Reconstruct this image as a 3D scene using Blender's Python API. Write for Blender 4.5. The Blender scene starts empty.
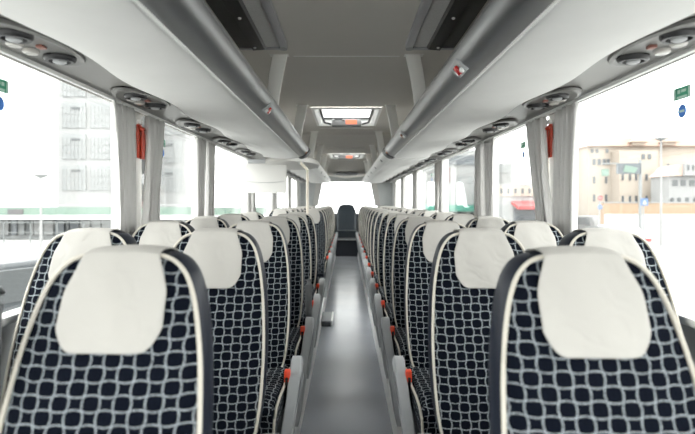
import bpy, bmesh, math, random
from mathutils import Vector, Matrix
random.seed(7)
C = bpy.context.scene.collection
SC = bpy.context.scene
PI = math.pi
# ------------------------------------------------------------------ camera, sky, exposure
EYE = 1.30                       # eye height above the aisle floor; the coach runs along +Y
cam_data = bpy.data.cameras.new('camera'); cam = bpy.data.objects.new('camera', cam_data); C.objects.link(cam)
cam.location = (0, 0, EYE); cam.rotation_euler = (PI/2, 0, 0)
cam_data.sensor_width = 36; cam_data.lens = 550/695*36
cam_data.shift_x = 1/695; cam_data.shift_y = -15/695
cam_data.clip_start = 0.05; cam_data.clip_end = 500
cam_data.dof.use_dof = True; cam_data.dof.focus_distance = 2.9; cam_data.dof.aperture_fstop = 2.8
SC.camera = cam
world = bpy.data.worlds.new('sky'); SC.world = world; world.use_nodes = True
bg = world.node_tree.nodes['Background']
bg.inputs['Color'].default_value = (1.0, 0.985, 0.955, 1); bg.inputs['Strength'].default_value = 1.0
SC.view_settings.view_transform = 'Standard'; SC.view_settings.look = 'None'
SC.view_settings.gamma = 1; SC.view_settings.use_curve_mapping = False
SC.view_settings.exposure = 2.95
SC.cycles.max_bounces = 16; SC.cycles.diffuse_bounces = 8; SC.cycles.transparent_max_bounces = 24
SC.cycles.caustics_reflective = False; SC.cycles.caustics_refractive = False

# ------------------------------------------------------------------ materials
def new_mat(name):
    m = bpy.data.materials.new(name); m.use_nodes = True
    return m, m.node_tree, m.node_tree.nodes['Principled BSDF']
def mat(name, col, rough=0.6, metal=0.0, noise=0.0, nscale=20, bump=0.0, bscale=200, spec=None):
    m, nt, p = new_mat(name)
    p.inputs['Base Color'].default_value = (*col, 1); p.inputs['Roughness'].default_value = rough
    p.inputs['Metallic'].default_value = metal
    if spec is not None: p.inputs['Specular IOR Level'].default_value = spec
    tc = nt.nodes.new('ShaderNodeTexCoord')
    if noise:
        n = nt.nodes.new('ShaderNodeTexNoise'); n.inputs['Scale'].default_value = nscale; n.inputs['Detail'].default_value = 4
        nt.links.new(tc.outputs['Object'], n.inputs['Vector'])
        mx = nt.nodes.new('ShaderNodeMix'); mx.data_type = 'RGBA'
        mx.inputs[6].default_value = (*[c*(1-noise) for c in col], 1); mx.inputs[7].default_value = (*[min(1, c*(1+noise)) for c in col], 1)
        nt.links.new(n.outputs['Fac'], mx.inputs[0]); nt.links.new(mx.outputs[2], p.inputs['Base Color'])
    if bump:
        n = nt.nodes.new('ShaderNodeTexNoise'); n.inputs['Scale'].default_value = bscale
        nt.links.new(tc.outputs['Object'], n.inputs['Vector'])
        b = nt.nodes.new('ShaderNodeBump'); b.inputs['Strength'].default_value = bump; b.inputs['Distance'].default_value = 0.003
        nt.links.new(n.outputs['Fac'], b.inputs['Height']); nt.links.new(b.outputs['Normal'], p.inputs['Normal'])
    return m
def M(nt, op, a, b=None, c=None):
    n = nt.nodes.new('ShaderNodeMath'); n.operation = op
    for i, v in enumerate((a, b, c)):
        if v is None: continue
        if isinstance(v, (int, float)): n.inputs[i].default_value = v
        else: nt.links.new(v, n.inputs[i])
    return n.outputs[0]
def fabric_mat():
    m, nt, p = new_mat('navy_grid_fabric')
    uv = nt.nodes.new('ShaderNodeUVMap'); uv.uv_map = 'UVMap'
    sep = nt.nodes.new('ShaderNodeSeparateXYZ')
    nz = nt.nodes.new('ShaderNodeTexNoise'); nz.inputs['Scale'].default_value = 30; nz.inputs['Detail'].default_value = 2
    nt.links.new(uv.outputs[0], nz.inputs['Vector'])
    s2 = nt.nodes.new('ShaderNodeSeparateColor'); nt.links.new(nz.outputs['Color'], s2.inputs[0])
    nt.links.new(uv.outputs[0], sep.inputs[0])
    S = 0.0295
    U = M(nt, 'ADD', M(nt, 'DIVIDE', sep.outputs[0], S), M(nt, 'MULTIPLY', M(nt, 'SUBTRACT', s2.outputs[0], 0.5), 0.11))
    V = M(nt, 'ADD', M(nt, 'DIVIDE', sep.outputs[1], S), M(nt, 'MULTIPLY', M(nt, 'SUBTRACT', s2.outputs[1], 0.5), 0.11))
    cu, su = M(nt, 'COSINE', M(nt, 'MULTIPLY', U, PI)), M(nt, 'SINE', M(nt, 'MULTIPLY', U, PI))
    cv, sv = M(nt, 'COSINE', M(nt, 'MULTIPLY', V, PI)), M(nt, 'SINE', M(nt, 'MULTIPLY', V, PI))
    A = 0.09
    U2 = M(nt, 'ADD', U, M(nt, 'MULTIPLY', M(nt, 'MULTIPLY', cu, sv), A))
    V2 = M(nt, 'ADD', V, M(nt, 'MULTIPLY', M(nt, 'MULTIPLY', cv, su), A))
    def line(x):
        d = M(nt, 'ABSOLUTE', M(nt, 'SUBTRACT', M(nt, 'FRACT', M(nt, 'ADD', x, 0.5)), 0.5))
        r = nt.nodes.new('ShaderNodeMapRange'); r.interpolation_type = 'SMOOTHSTEP'
        r.inputs['From Min'].default_value = 0.02; r.inputs['From Max'].default_value = 0.10
        r.inputs['To Min'].default_value = 1; r.inputs['To Max'].default_value = 0
        nt.links.new(d, r.inputs['Value']); return r.outputs[0]
    mask = M(nt, 'MAXIMUM', line(U2), line(V2))
    n2 = nt.nodes.new('ShaderNodeTexNoise'); n2.inputs['Scale'].default_value = 420; n2.inputs['Detail'].default_value = 2
    nt.links.new(uv.outputs[0], n2.inputs['Vector'])
    w = nt.nodes.new('ShaderNodeMapRange'); w.inputs['From Min'].default_value = 0.40; w.inputs['From Max'].default_value = 0.60
    w.inputs['To Min'].default_value = 0.12; w.inputs['To Max'].default_value = 1.0
    nt.links.new(n2.outputs['Fac'], w.inputs['Value'])
    fac = M(nt, 'MULTIPLY', mask, w.outputs[0])
    mx = nt.nodes.new('ShaderNodeMix'); mx.data_type = 'RGBA'
    mx.inputs[6].default_value = (0.0022, 0.0035, 0.0075, 1); mx.inputs[7].default_value = (0.44, 0.48, 0.51, 1)
    nt.links.new(fac, mx.inputs[0]); nt.links.new(mx.outputs[2], p.inputs['Base Color'])
    p.inputs['Roughness'].default_value = 0.95; p.inputs['Specular IOR Level'].default_value = 0.08
    b = nt.nodes.new('ShaderNodeBump'); b.inputs['Strength'].default_value = 0.4; b.inputs['Distance'].default_value = 0.002
    nt.links.new(fac, b.inputs['Height']); nt.links.new(b.outputs['Normal'], p.inputs['Normal'])
    return m
def cloth_mat(name, col, trans=0.35, stripe=0.0):
    m, nt, p = new_mat(name); out = nt.nodes['Material Output']
    p.inputs['Base Color'].default_value = (*col, 1); p.inputs['Roughness'].default_value = 0.85; p.inputs['Specular IOR Level'].default_value = 0.2
    t = nt.nodes.new('ShaderNodeBsdfTranslucent'); t.inputs['Color'].default_value = (*col, 1)
    mix = nt.nodes.new('ShaderNodeMixShader'); mix.inputs[0].default_value = trans
    nt.links.new(p.outputs[0], mix.inputs[1]); nt.links.new(t.outputs[0], mix.inputs[2]); nt.links.new(mix.outputs[0], out.inputs[0])
    tc = nt.nodes.new('ShaderNodeTexCoord'); n = nt.nodes.new('ShaderNodeTexNoise'); n.inputs['Scale'].default_value = 260
    nt.links.new(tc.outputs['Object'], n.inputs['Vector'])
    b = nt.nodes.new('ShaderNodeBump'); b.inputs['Strength'].default_value = 0.15; b.inputs['Distance'].default_value = 0.002
    nt.links.new(n.outputs['Fac'], b.inputs['Height']); nt.links.new(b.outputs['Normal'], p.inputs['Normal'])
    return m
def glass_mat(name, tint, refl=1.0):
    m = bpy.data.materials.new(name); m.use_nodes = True; nt = m.node_tree; nt.nodes.remove(nt.nodes['Principled BSDF'])
    out = nt.nodes['Material Output']
    tr = nt.nodes.new('ShaderNodeBsdfTransparent'); tr.inputs['Color'].default_value = (*tint, 1)
    gl = nt.nodes.new('ShaderNodeBsdfGlossy'); gl.inputs['Roughness'].default_value = 0.02
    ge = nt.nodes.new('ShaderNodeNewGeometry'); dp = nt.nodes.new('ShaderNodeVectorMath'); dp.operation = 'DOT_PRODUCT'
    nt.links.new(ge.outputs['Normal'], dp.inputs[0]); nt.links.new(ge.outputs['Incoming'], dp.inputs[1])
    fac = M(nt, 'ADD', M(nt, 'MULTIPLY', M(nt, 'POWER', M(nt, 'SUBTRACT', 1.0, M(nt, 'ABSOLUTE', dp.outputs['Value'])), 5.0), 0.5), 0.02)
    mix = nt.nodes.new('ShaderNodeMixShader')
    nt.links.new(M(nt, 'MULTIPLY', fac, refl), mix.inputs[0])
    nt.links.new(tr.outputs[0], mix.inputs[1]); nt.links.new(gl.outputs[0], mix.inputs[2]); nt.links.new(mix.outputs[0], out.inputs[0])
    return m
FAB = fabric_mat()
PIPE = mat('cream_piping', (0.50, 0.47, 0.41), 0.7)
COVER = cloth_mat('offwhite_cover_cloth', (0.44, 0.425, 0.40), 0.08)
_nt = COVER.node_tree; _n = _nt.nodes.new('ShaderNodeTexNoise'); _n.inputs['Scale'].default_value = 14; _n.inputs['Detail'].default_value = 1; _n.inputs['Distortion'].default_value = 1.2
_nt.links.new([x for x in _nt.nodes if x.type == 'TEX_COORD'][0].outputs['Object'], _n.inputs['Vector'])
_b0 = [x for x in _nt.nodes if x.type == 'BUMP'][0]; _b = _nt.nodes.new('ShaderNodeBump'); _b.inputs['Strength'].default_value = 0.35; _b.inputs['Distance'].default_value = 0.012
_nt.links.new(_n.outputs['Fac'], _b.inputs['Height']); _nt.links.new(_b.outputs['Normal'], _b0.inputs['Normal'])
CURT = cloth_mat('grey_curtain_cloth', (0.60, 0.59, 0.575), 0.06)
LEATH = mat('navy_leather', (0.018, 0.026, 0.034), 0.42)
SHELL = mat('dark_seat_shell', (0.006, 0.009, 0.018), 0.45, spec=0.25)
GREYP = mat('grey_plastic', (0.40, 0.41, 0.42), 0.45)
DGREY = mat('charcoal_plastic', (0.05, 0.055, 0.06), 0.4)
BLACK = mat('black_plastic', (0.012, 0.012, 0.014), 0.4)
ORANGE = mat('orange_buckle', (0.85, 0.07, 0.02), 0.4)
RED = mat('red_plastic', (0.42, 0.045, 0.02), 0.35)
REDL = mat('red_lens', (0.45, 0.008, 0.008), 0.15)
WHITEP = mat('white_plastic', (0.86, 0.86, 0.84), 0.45)
ALU = mat('brushed_aluminium', (0.27, 0.275, 0.28), 0.30, 0.85, 0.04, 8)
RACKM = mat('pale_grey_rack_fabric', (0.82, 0.815, 0.80), 0.8, 0, 0.05, 5, 0.15, 260)
CEILM = mat('warm_grey_headliner', (0.64, 0.61, 0.565), 0.9, 0, 0.03, 3, 0.1, 300)
STRIPM = mat('grey_service_channel', (0.19, 0.185, 0.175), 0.42)
PANELM = mat('service_unit_plastic', (0.16, 0.157, 0.15), 0.4)
WALLM = mat('grey_side_lining', (0.5, 0.52, 0.52), 0.8, 0, 0.04, 9)
CREAM = mat('cream_handrail', (0.62, 0.56, 0.47), 0.4)
GLASS = glass_mat('window_glass', (0.93, 0.95, 0.95))
def floor_mat():
    m, nt, p = new_mat('speckled_grey_vinyl')
    tc = nt.nodes.new('ShaderNodeTexCoord')
    n = nt.nodes.new('ShaderNodeTexNoise'); n.inputs['Scale'].default_value = 260; n.inputs['Detail'].default_value = 3
    k = nt.nodes.new('ShaderNodeTexNoise'); k.inputs['Scale'].default_value = 2.2; k.inputs['Detail'].default_value = 4
    nt.links.new(tc.outputs['Object'], n.inputs['Vector']); nt.links.new(tc.outputs['Object'], k.inputs['Vector'])
    r = nt.nodes.new('ShaderNodeMapRange'); r.inputs['From Min'].default_value = 0.3; r.inputs['From Max'].default_value = 0.7
    r.inputs['To Min'].default_value = 0.32; r.inputs['To Max'].default_value = 0.46
    nt.links.new(n.outputs['Fac'], r.inputs['Value'])
    v = M(nt, 'MULTIPLY', r.outputs[0], M(nt, 'ADD', M(nt, 'MULTIPLY', k.outputs['Fac'], 0.25), 0.87))
    cc = nt.nodes.new('ShaderNodeCombineColor')
    nt.links.new(M(nt, 'MULTIPLY', v, 0.96), cc.inputs[0]); nt.links.new(v, cc.inputs[1]); nt.links.new(M(nt, 'MULTIPLY', v, 1.10), cc.inputs[2])
    nt.links.new(cc.outputs[0], p.inputs['Base Color'])
    nt.links.new(M(nt, 'ADD', M(nt, 'MULTIPLY', k.outputs['Fac'], 0.10), 0.19), p.inputs['Roughness'])
    return m
FLOORM = floor_mat()

# ------------------------------------------------------------------ mesh helpers
class MB:
    def __init__(s): s.v = []; s.f = []
    def add(s, vs, fs):
        b = len(s.v); s.v += [tuple(v) for v in vs]; s.f += [tuple(b+i for i in f) for f in fs]; return s
    def box(s, x0, x1, y0, y1, z0, z1):
        x0, x1 = min(x0, x1), max(x0, x1); y0, y1 = min(y0, y1), max(y0, y1); z0, z1 = min(z0, z1), max(z0, z1)
        return s.add([(x0,y0,z0),(x1,y0,z0),(x1,y1,z0),(x0,y1,z0),(x0,y0,z1),(x1,y0,z1),(x1,y1,z1),(x0,y1,z1)],
                     [(0,3,2,1),(4,5,6,7),(0,1,5,4),(1,2,6,5),(2,3,7,6),(3,0,4,7)])
    def prism(s, poly, axis, a, b):
        n = len(poly)
        def P(p, t): return (t, p[0], p[1]) if axis == 'x' else ((p[0], t, p[1]) if axis == 'y' else (p[0], p[1], t))
        return s.add([P(p, a) for p in poly]+[P(p, b) for p in poly],
                     [tuple(range(n)), tuple(range(2*n-1, n-1, -1))]+[(i, i+n, (i+1) % n+n, (i+1) % n) for i in range(n)])
    def loft(s, rings, closed=True, cap=True):
        n = len(rings[0]); vs = [p for r in rings for p in r]; fs = []
        for k in range(len(rings)-1):
            for i in range(n if closed else n-1):
                j = (i+1) % n; fs.append((k*n+i, k*n+j, (k+1)*n+j, (k+1)*n+i))
        if cap: fs.append(tuple(range(n-1, -1, -1))); fs.append(tuple((len(rings)-1)*n+i for i in range(n)))
        return s.add(vs, fs)
    def tube(s, path, r, seg=8, closed=False):
        pts = [Vector(p) for p in path]; n = len(pts); rings = []
        up = Vector((0.13, 0.31, 0.94)).normalized()
        for i, p in enumerate(pts):
            t = (pts[(i+1) % n]-pts[i-1]) if closed else (pts[min(i+1, n-1)]-pts[max(i-1, 0)])
            t.normalize(); a = t.cross(up)
            if a.length < 1e-3: a = t.cross(Vector((1, 0, 0)))
            a.normalize(); b = t.cross(a); rr = r[i] if isinstance(r, (list, tuple)) else r
            rings.append([p+a*math.cos(q*2*PI/seg)*rr+b*math.sin(q*2*PI/seg)*rr for q in range(seg)])
        if closed: rings.append(rings[0]); return s.loft(rings, True, False)
        return s.loft(rings)
    def lathe(s, prof, seg=20, mtx=None, sx=1, sy=1):
        rings = [[Vector((r*sx*math.cos(a*2*PI/seg), r*sy*math.sin(a*2*PI/seg), z)) for a in range(seg)] for r, z in prof]
        if mtx is not None: rings = [[mtx @ p for p in r] for r in rings]
        return s.loft(rings)
    def build(s, name, m, parent=None, bevel=0.0, smooth=None, uv=False, seg=2, loc=None):
        me = bpy.data.meshes.new(name); me.from_pydata(s.v, [], s.f)
        bm = bmesh.new(); bm.from_mesh(me)
        bmesh.ops.remove_doubles(bm, verts=bm.verts, dist=1e-6); bmesh.ops.recalc_face_normals(bm, faces=bm.faces)
        if bevel:
            ed = [e for e in bm.edges if len(e.link_faces) == 2 and e.calc_face_angle(0) > 0.6]
            bmesh.ops.bevel(bm, geom=ed, offset=bevel, segments=seg, profile=0.5, affect='EDGES', clamp_overlap=True)
        if uv:
            L = bm.loops.layers.uv.new('UVMap')
            for f in bm.faces:
                n = f.normal
                for l in f.loops:
                    c = l.vert.co
                    if abs(n.z) > 0.75: l[L].uv = (c.x, c.y)
                    elif abs(n.x) > 0.75: l[L].uv = (c.y, c.z)
                    else: l[L].uv = (c.x, c.z*1.2)
        bm.to_mesh(me); bm.free(); me.materials.append(m)
        if smooth is None: smooth = bool(bevel)
        if smooth:
            me.shade_smooth(); me.set_sharp_from_angle(angle=math.radians(40))
        o = bpy.data.objects.new(name, me); C.objects.link(o)
        if parent is not None: o.parent = parent
        if loc: o.location = loc
        return o
def tag(o, label, cat, group=None, kind=None):
    if label: o['label'] = label
    if cat: o['category'] = cat
    if group: o['group'] = group
    if kind: o['kind'] = kind
    return o
def thing(name, label, cat, loc=(0, 0, 0), group=None, rz=0):
    o = bpy.data.objects.new(name, None); C.objects.link(o); o.location = loc; o.rotation_euler = (0, 0, rz); o.empty_display_size = 0.1
    return tag(o, label, cat, group)
def struct(o, label=None, cat=None):
    o['kind'] = 'structure'
    if label: o['label'] = label
    if cat: o['category'] = cat
    return o
def copy_tree(o, parent=None):
    kids = [c for c in C.objects if c.parent is o]
    c = o.copy(); C.objects.link(c); c.parent = parent
    for k in kids: copy_tree(k, c)
    return c
def interp(pts, n):
    """smooth resample of a polyline through Catmull-Rom"""
    P = [Vector(p) for p in pts]; out = []
    for i in range(len(P)-1):
        p0, p1, p2, p3 = P[max(i-1, 0)], P[i], P[i+1], P[min(i+2, len(P)-1)]
        for k in range(n):
            t = k/n
            out.append(0.5*((2*p1)+(p2-p0)*t+(2*p0-5*p1+4*p2-p3)*t*t+(3*p1-p0-3*p2+p3)*t**3))
    out.append(P[-1]); return out
ORD = ['first', 'second', 'third', 'fourth', 'fifth', 'sixth', 'seventh', 'eighth', 'ninth', 'tenth', 'eleventh', 'twelfth', 'thirteenth', 'fourteenth', 'fifteenth', 'sixteenth']
SIDE = {-1: 'left', 1: 'right'}

# ------------------------------------------------------------------ coach shell
Y0, Y1 = -1.9, 14.35
WX = 1.185
E = EYE
SILL = E-0.42; WTOP = E+0.525
AISLE = 0.28; PLAT = 0.09
struct(MB().box(-AISLE, AISLE, Y0, 13.15, -0.05, 0.0).build('floor', FLOORM), 'speckled grey vinyl floor of the aisle', 'floor')
for s in (-1, 1):
    struct(MB().box(s*AISLE, s*WX, Y0, 13.15, -0.05, PLAT).build('floor_platform_'+SIDE[s], mat('platform_vinyl', (0.10, 0.11, 0.12), 0.5)))
    struct(MB().prism([(s*(AISLE-0.018), 0.0), (s*(AISLE-0.010), PLAT+0.004), (s*(AISLE+0.03), PLAT+0.004), (s*(AISLE+0.03), PLAT-0.0), (s*AISLE, PLAT), (s*AISLE, 0)], 'y', Y0, 13.15).build('trim_%d' % (1 if s < 0 else 2), mat('pale_edge_trim', (0.85, 0.85, 0.84), 0.4)))
    struct(MB().box(s*WX, s*(WX+0.06), Y0, Y1, -0.05, SILL).build('wall_'+SIDE[s], WALLM))
    struct(MB().box(s*(WX-0.035), s*(WX+0.03), Y0, Y1-0.02, SILL, SILL+0.03).build('trim_%d' % (3 if s < 0 else 4), WHITEP, bevel=0.006))
# windows and pillars
PIL = {-1: [0.75, 2.96, 4.42, 6.50, 8.60, 10.85, 12.75], 1: [0.75, 3.00, 4.50, 6.70, 9.05, 11.0, 12.8]}
wn = 1
for s in (-1, 1):
    ps = [Y0+0.05]+PIL[s]+[Y1-0.5]
    for i in range(len(ps)-1):
        a, b = ps[i]+0.035, ps[i+1]-0.035
        struct(MB().box(s*(WX+0.015), s*(WX+0.021), a, b, SILL+0.03, WTOP+0.02).build('window_%d' % wn, GLASS)); wn += 1
    pm = MB()
    for i, p in enumerate(ps[1:-1]): pm.box(s*(WX+0.0), s*(WX+0.05), p-0.04, p+(.22 if i == 1 else .04), SILL, WTOP+0.05)
    struct(pm.build('wall_%s_pillars' % SIDE[s], WHITEP))
    struct(MB().box(s*WX, s*(WX+0.06), Y1-0.5, Y1, SILL, WTOP+0.3).build('wall_%s_rear_corner' % SIDE[s], WALLM))
# roof lining: profile (|x|, dz) swept along y with two hatch openings
def ceil_h(y):
    if y < 11.1: return 0.0
    if y < 12.9: t = (y-11.1)/1.8; return -0.26*(3*t*t-2*t**3)
    return -0.26
HATCH = [(5.1, 6.25), (10.0, 10.95)]
HX = 0.325
prof = [(0, .88), (HX, .88), (.45, .88), (.56, .875), (.70, .85), (.86, .79), (1.0, .70), (1.12, .62), (1.18, .50)]
ys = [Y0, 1.5, 3.5, 5.1, 6.25, 6.95, 6.97, 7.2, 7.22, 8.6, 10.0, 10.95, 11.1]+[11.1+0.3*i for i in range(1, 7)]+[13.4, Y1]
cb = MB()
def rib(y): return -0.03 if 6.96 < y < 7.21 else 0
for s in (-1, 1):
    rows = [[(s*x, y, E+z+(ceil_h(y)+rib(y))*max(0, (1.18-x)/1.18)**0.5) for x, z in prof] for y in ys]
    for i in range(len(ys)-1):
        for j in range(len(prof)-1):
            if j == 0 and any(a-1e-6 <= ys[i] and ys[i+1] <= b+1e-6 for a, b in HATCH): continue
            cb.add([rows[i][j], rows[i][j+1], rows[i+1][j+1], rows[i+1][j]], [(0, 1, 2, 3)])
struct(cb.build('ceiling', CEILM, smooth=True), 'warm grey roof lining of the coach', 'ceiling')
# fine white strips across the roof lining
for i, y in enumerate((3.31, 6.55, 8.95)):
    struct(MB().box(-0.32, 0.32, y, y+0.008, E+0.876, E+0.8805).build('trim_%d' % (5+i), WHITEP))
# rear wall with window
rw = MB()
RW0, RW1 = 0.80, E+0.52
rw.box(-WX-0.06, -RW0, Y1, Y1+0.05, -0.05, E+0.76).box(RW0, WX+0.06, Y1, Y1+0.05, -0.05, E+0.76)
rw.box(-RW0, RW0, Y1, Y1+0.05, -0.05, E-0.30).box(-RW0, RW0, Y1, Y1+0.05, RW1, E+0.76)
struct(rw.build('wall_rear', WALLM))
struct(MB().box(-RW0, RW0, Y1+0.02, Y1+0.026, E-0.30, RW1).build('window_%d' % wn, GLASS)); wn += 1
# front wall and windscreen, behind the photographer
fw = MB().box(-WX-0.06, WX+0.06, Y0-0.06, Y0, -0.05, E-0.95).box(-WX-0.06, WX+0.06, Y0-0.06, Y0, E+0.68, E+0.9)
fw.box(-WX-0.06, -WX+0.02, Y0-0.06, Y0, E-0.95, E+0.68).box(WX-0.02, WX+0.06, Y0-0.06, Y0, E-0.95, E+0.68)
struct(fw.build('wall_front', WALLM))
struct(MB().box(-WX+0.02, WX-0.02, Y0-0.03, Y0-0.024, E-0.95, E+0.68).build('window_%d' % wn, GLASS))

# ------------------------------------------------------------------ luggage racks
RAIL = [(.495, .466), (.465, .468), (.44, .478), (.415, .497), (.397, .518), (.388, .540), (.394, .555), (.410, .556), (.475, .51), (.495, .495)]
def rack(s, ya, yb, pale, label, name='luggage_rack'):
    t = thing(name, label, 'luggage rack', (s*0.7, (ya+yb)/2, E+0.47), 'overhead luggage racks')
    cx, cy, cz = s*0.7, (ya+yb)/2, E+0.47
    a, b = ya-cy, yb-cy
    # padded underside with a gently waved outer edge
    n = max(6, int((yb-ya)/0.07)); rings = []
    for i in range(n+1):
        y = ya+(yb-ya)*i/n
        w = 0.018*math.cos(2*PI*(y-1.77)/0.94)
        xo = 0.875-w
        pts = [(0.475, .485), (0.50, .472), (0.62, .462), (0.78, .466), (xo, .482), (xo+0.004, .50), (0.70, .495), (0.475, .50)]
        rings.append([(s*x-cx, y-cy, E+z-cz) for x, z in pts])
    MB().loft(rings).build('shelf_panel', RACKM, t, smooth=True)
    MB().prism([(s*x-cx, z+E-cz) for x, z in RAIL], 'y', a, b).build('front_rail', WHITEP if pale else ALU, t, smooth=True)
    MB().tube([(s*.398-cx, a+0.002, .551+E-cz), (s*.398-cx, b-0.002, .551+E-cz)], 0.008, 8).build('rail_lip', ALU if not pale else WHITEP, t, smooth=True)
    MB().tube([(s*.488-cx, a+0.002, .468+E-cz), (s*.488-cx, b-0.002, .468+E-cz)], 0.006, 8).build('lower_bead', WHITEP, t, smooth=True)
    return t, (cx, cy, cz)
R = []
R.append(rack(-1, Y0+0.02, 5.87, False, 'long left overhead rack with silver front rail, nearest section'))
R.append(rack(1, Y0+0.02, 5.87, False, 'long right overhead rack with silver front rail, nearest section'))
R.append(rack(-1, 7.35, 13.6, True, 'left overhead rack with white front rail, towards the rear window'))
R.append(rack(1, 5.93, 13.6, True, 'right overhead rack with white front rail, towards the rear window'))
# end caps and connectors between silver and pale rails
for s, r in ((-1, R[0]), (1, R[1])):
    t, c = r
    cap = [((x-.44)*1.08+.436, (z-.51)*1.10+.508) for x, z in RAIL]
    MB().prism([(s*x-c[0], z+E-c[2]) for x, z in cap], 'y', 5.66-c[1], 5.89-c[1]).build('rail_end_cap', BLACK, t, smooth=True)
    MB().lathe([(0, 0), (.014, 0), (.012, .006), (0, .008)], 12, Matrix.Translation((s*.413-c[0], 5.58-c[1], .499+E-c[2])) @ Matrix.Rotation(-s*math.radians(131), 4, 'Y')).build('rail_catch', mat('copper_catch', (0.45, 0.2, 0.1), 0.3, 0.7), t, smooth=True)
for s, r, y0 in ((-1, R[2], 7.9), (1, R[3], 6.6)):
    t, c = r
    y = y0
    while y < 13.3:
        m = Matrix.Translation((s*.418-c[0], y-c[1], .497+E-c[2])) @ Matrix.Rotation(-s*math.radians(131), 4, 'Y')
        MB().lathe([(0.0, -0.006), (.018, -.006), (.018, .004), (.014, .005), (0.012, .002), (0, .002)], 16, m, 1.0, 3.2).build('rail_slot', BLACK, t, smooth=True)
        y += 1.35
# small red and white call lights on the silver rails
def rail_light(s, y, label, red=True):
    t = thing('call_light', label, 'light', (s*.418, y, E+.497), 'small fittings on the silver rack rails')
    t.rotation_euler = (0, -s*math.radians(41), 0)
    MB().prism([(-.07, -.028), (.05, -.028), (.07, -.01), (.07, .03), (-.05, .03), (-.07, .015)], 'x', s*0.006, -s*0.008).build('mounting_plate', GREYP, t, bevel=0.002)
    MB().box(-s*.008, -s*.02, -.028, .012, -.022, .014).build('red_lens', REDL if red else mat('brown_lens', (.25, .1, .05), .3), t, bevel=0.004)
    MB().lathe([(0, 0), (.011, 0), (.011, .006), (.006, .011), (0, .012)], 12, Matrix.Translation((-s*.008, -.045, -.014)) @ Matrix.Rotation(-s*PI/2, 4, 'Y')).build('white_button', WHITEP, t, smooth=True)
    return t
rail_light(1, 2.04, 'red and white call light on right silver rack rail, nearest')
rail_light(-1, 2.93, 'red call light on left silver rack rail')
rail_light(1, 4.07, 'small brown lensed fitting on right silver rail, farther one', False)
# hangers
for s in (-1, 1):
    for i, y in enumerate((3.3, 5.0, 6.85, 8.5, 10.2, 11.5)):
        if y > 11 : dz = ceil_h(y)*0.9
        else: dz = 0
        t = thing('rack_bracket', 'pale rack hanger, %s from the front on the %s, joining roof and rack rail' % (ORD[i], SIDE[s]), 'bracket', (s*.42, y, E+.70), 'roof brackets holding the racks')
        top, bot = .885+dz, .545
        bm_ = MB().loft([[(s*(x)-s*.42, yy, z-.70) for x, yy in ((xi, -.02), (xo, -.02), (xo, .02), (xi, .02))] for xi, xo, z in
                         ((.353, .44, top), (.378, .462, (top*.66+bot*.34)), (.400, .478, (top*.3+bot*.7)), (.412, .462, bot))])
        bm_.build('bracket_arm', mat('bracket_plastic', (.85, .84, .81), .6) if (i == 0 and s == -1) else bpy.data.materials['bracket_plastic'], t, bevel=0.008)
        MB().box(s*.345-s*.42, s*.46-s*.42, -.035, .035, top-.70-.006, top-.70+.004).build('mounting_foot', bpy.data.materials['bracket_plastic'], t, bevel=.002)

# ------------------------------------------------------------------ service channel with nozzles
for s in (-1, 1):
    rings = []
    n = 180
    for i in range(n+1):
        y = Y0+0.02+(Y1-0.06-Y0)*i/n
        rings.append([(s*x, y, E+z) for x, z in ((.84, .50), (.90, .507), (1.0, .515), (1.11, .510), (1.18, .503), (1.19, .52), (1.19, .57), (.84, .57))])
    o = MB().loft(rings).build('trim_%d' % (8 if s < 0 else 9), STRIPM, smooth=True); struct(o)
    struct(MB().box(s*1.115, s*1.132, Y0+0.05, Y1-0.1, E+.488, E+.502).build('trim_%d' % (10 if s < 0 else 11), WHITEP))
def service_unit():
    t = thing('service_panel', 'x', 'air vent', (0, 0, 0), 'overhead air and light panels')
    # base: long oval dish, long axis along y, facing down
    MB().lathe([(0, .012), (.10, .012), (.107, .004), (.104, -.006), (.092, -.010), (.085, -.004), (0, -.003)], 36, None, 1.0, 2.5).build('base_plate', PANELM, t, smooth=True)
    for y in (-.13, .13):
        MB().lathe([(0, -.002), (.052, -.002), (.052, -.014), (.046, -.022), (.036, -.022), (.033, -.012), (0, -.012)], 20, Matrix.Translation((-.015, y, 0))).build('air_nozzle', BLACK, t, smooth=True)
        k = MB().lathe([(0, -.012), (.022, -.012), (.022, -.024), (.014, -.028), (0, -.028)], 14, Matrix.Translation((-.015, y, 0))).build('nozzle_flap', GREYP, t, smooth=True)
    for y in (-.045, .045):
        MB().lathe([(0, -.002), (.026, -.002), (.026, -.012), (.02, -.018), (0, -.015)], 16, Matrix.Translation((.035, y, 0))).build('reading_lamp', mat('lamp_lens', (.55, .53, .5), .2) if y < 0 else bpy.data.materials['lamp_lens'], t, smooth=True)
    MB().box(-.035, -.012, -.016, .016, -.013, -.002).build('call_button', mat('button_red', (.30, .12, .09), .4), t, bevel=.004)
    return t
proto = service_unit()
first = True
for s in (-1, 1):
    for i in range(14):
        y = .82+.94*i
        if s < 0 and 5.9 < y < 6.8: continue
        t = proto if first else copy_tree(proto); first = False
        t.location = (s*1.0, y, E+.503); t.rotation_euler = (0, 0, 0 if s > 0 else PI)
        t['label'] = 'dark oval vent and reading light panel above %s windows, %s from front' % (SIDE[s], ORD[i])

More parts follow.
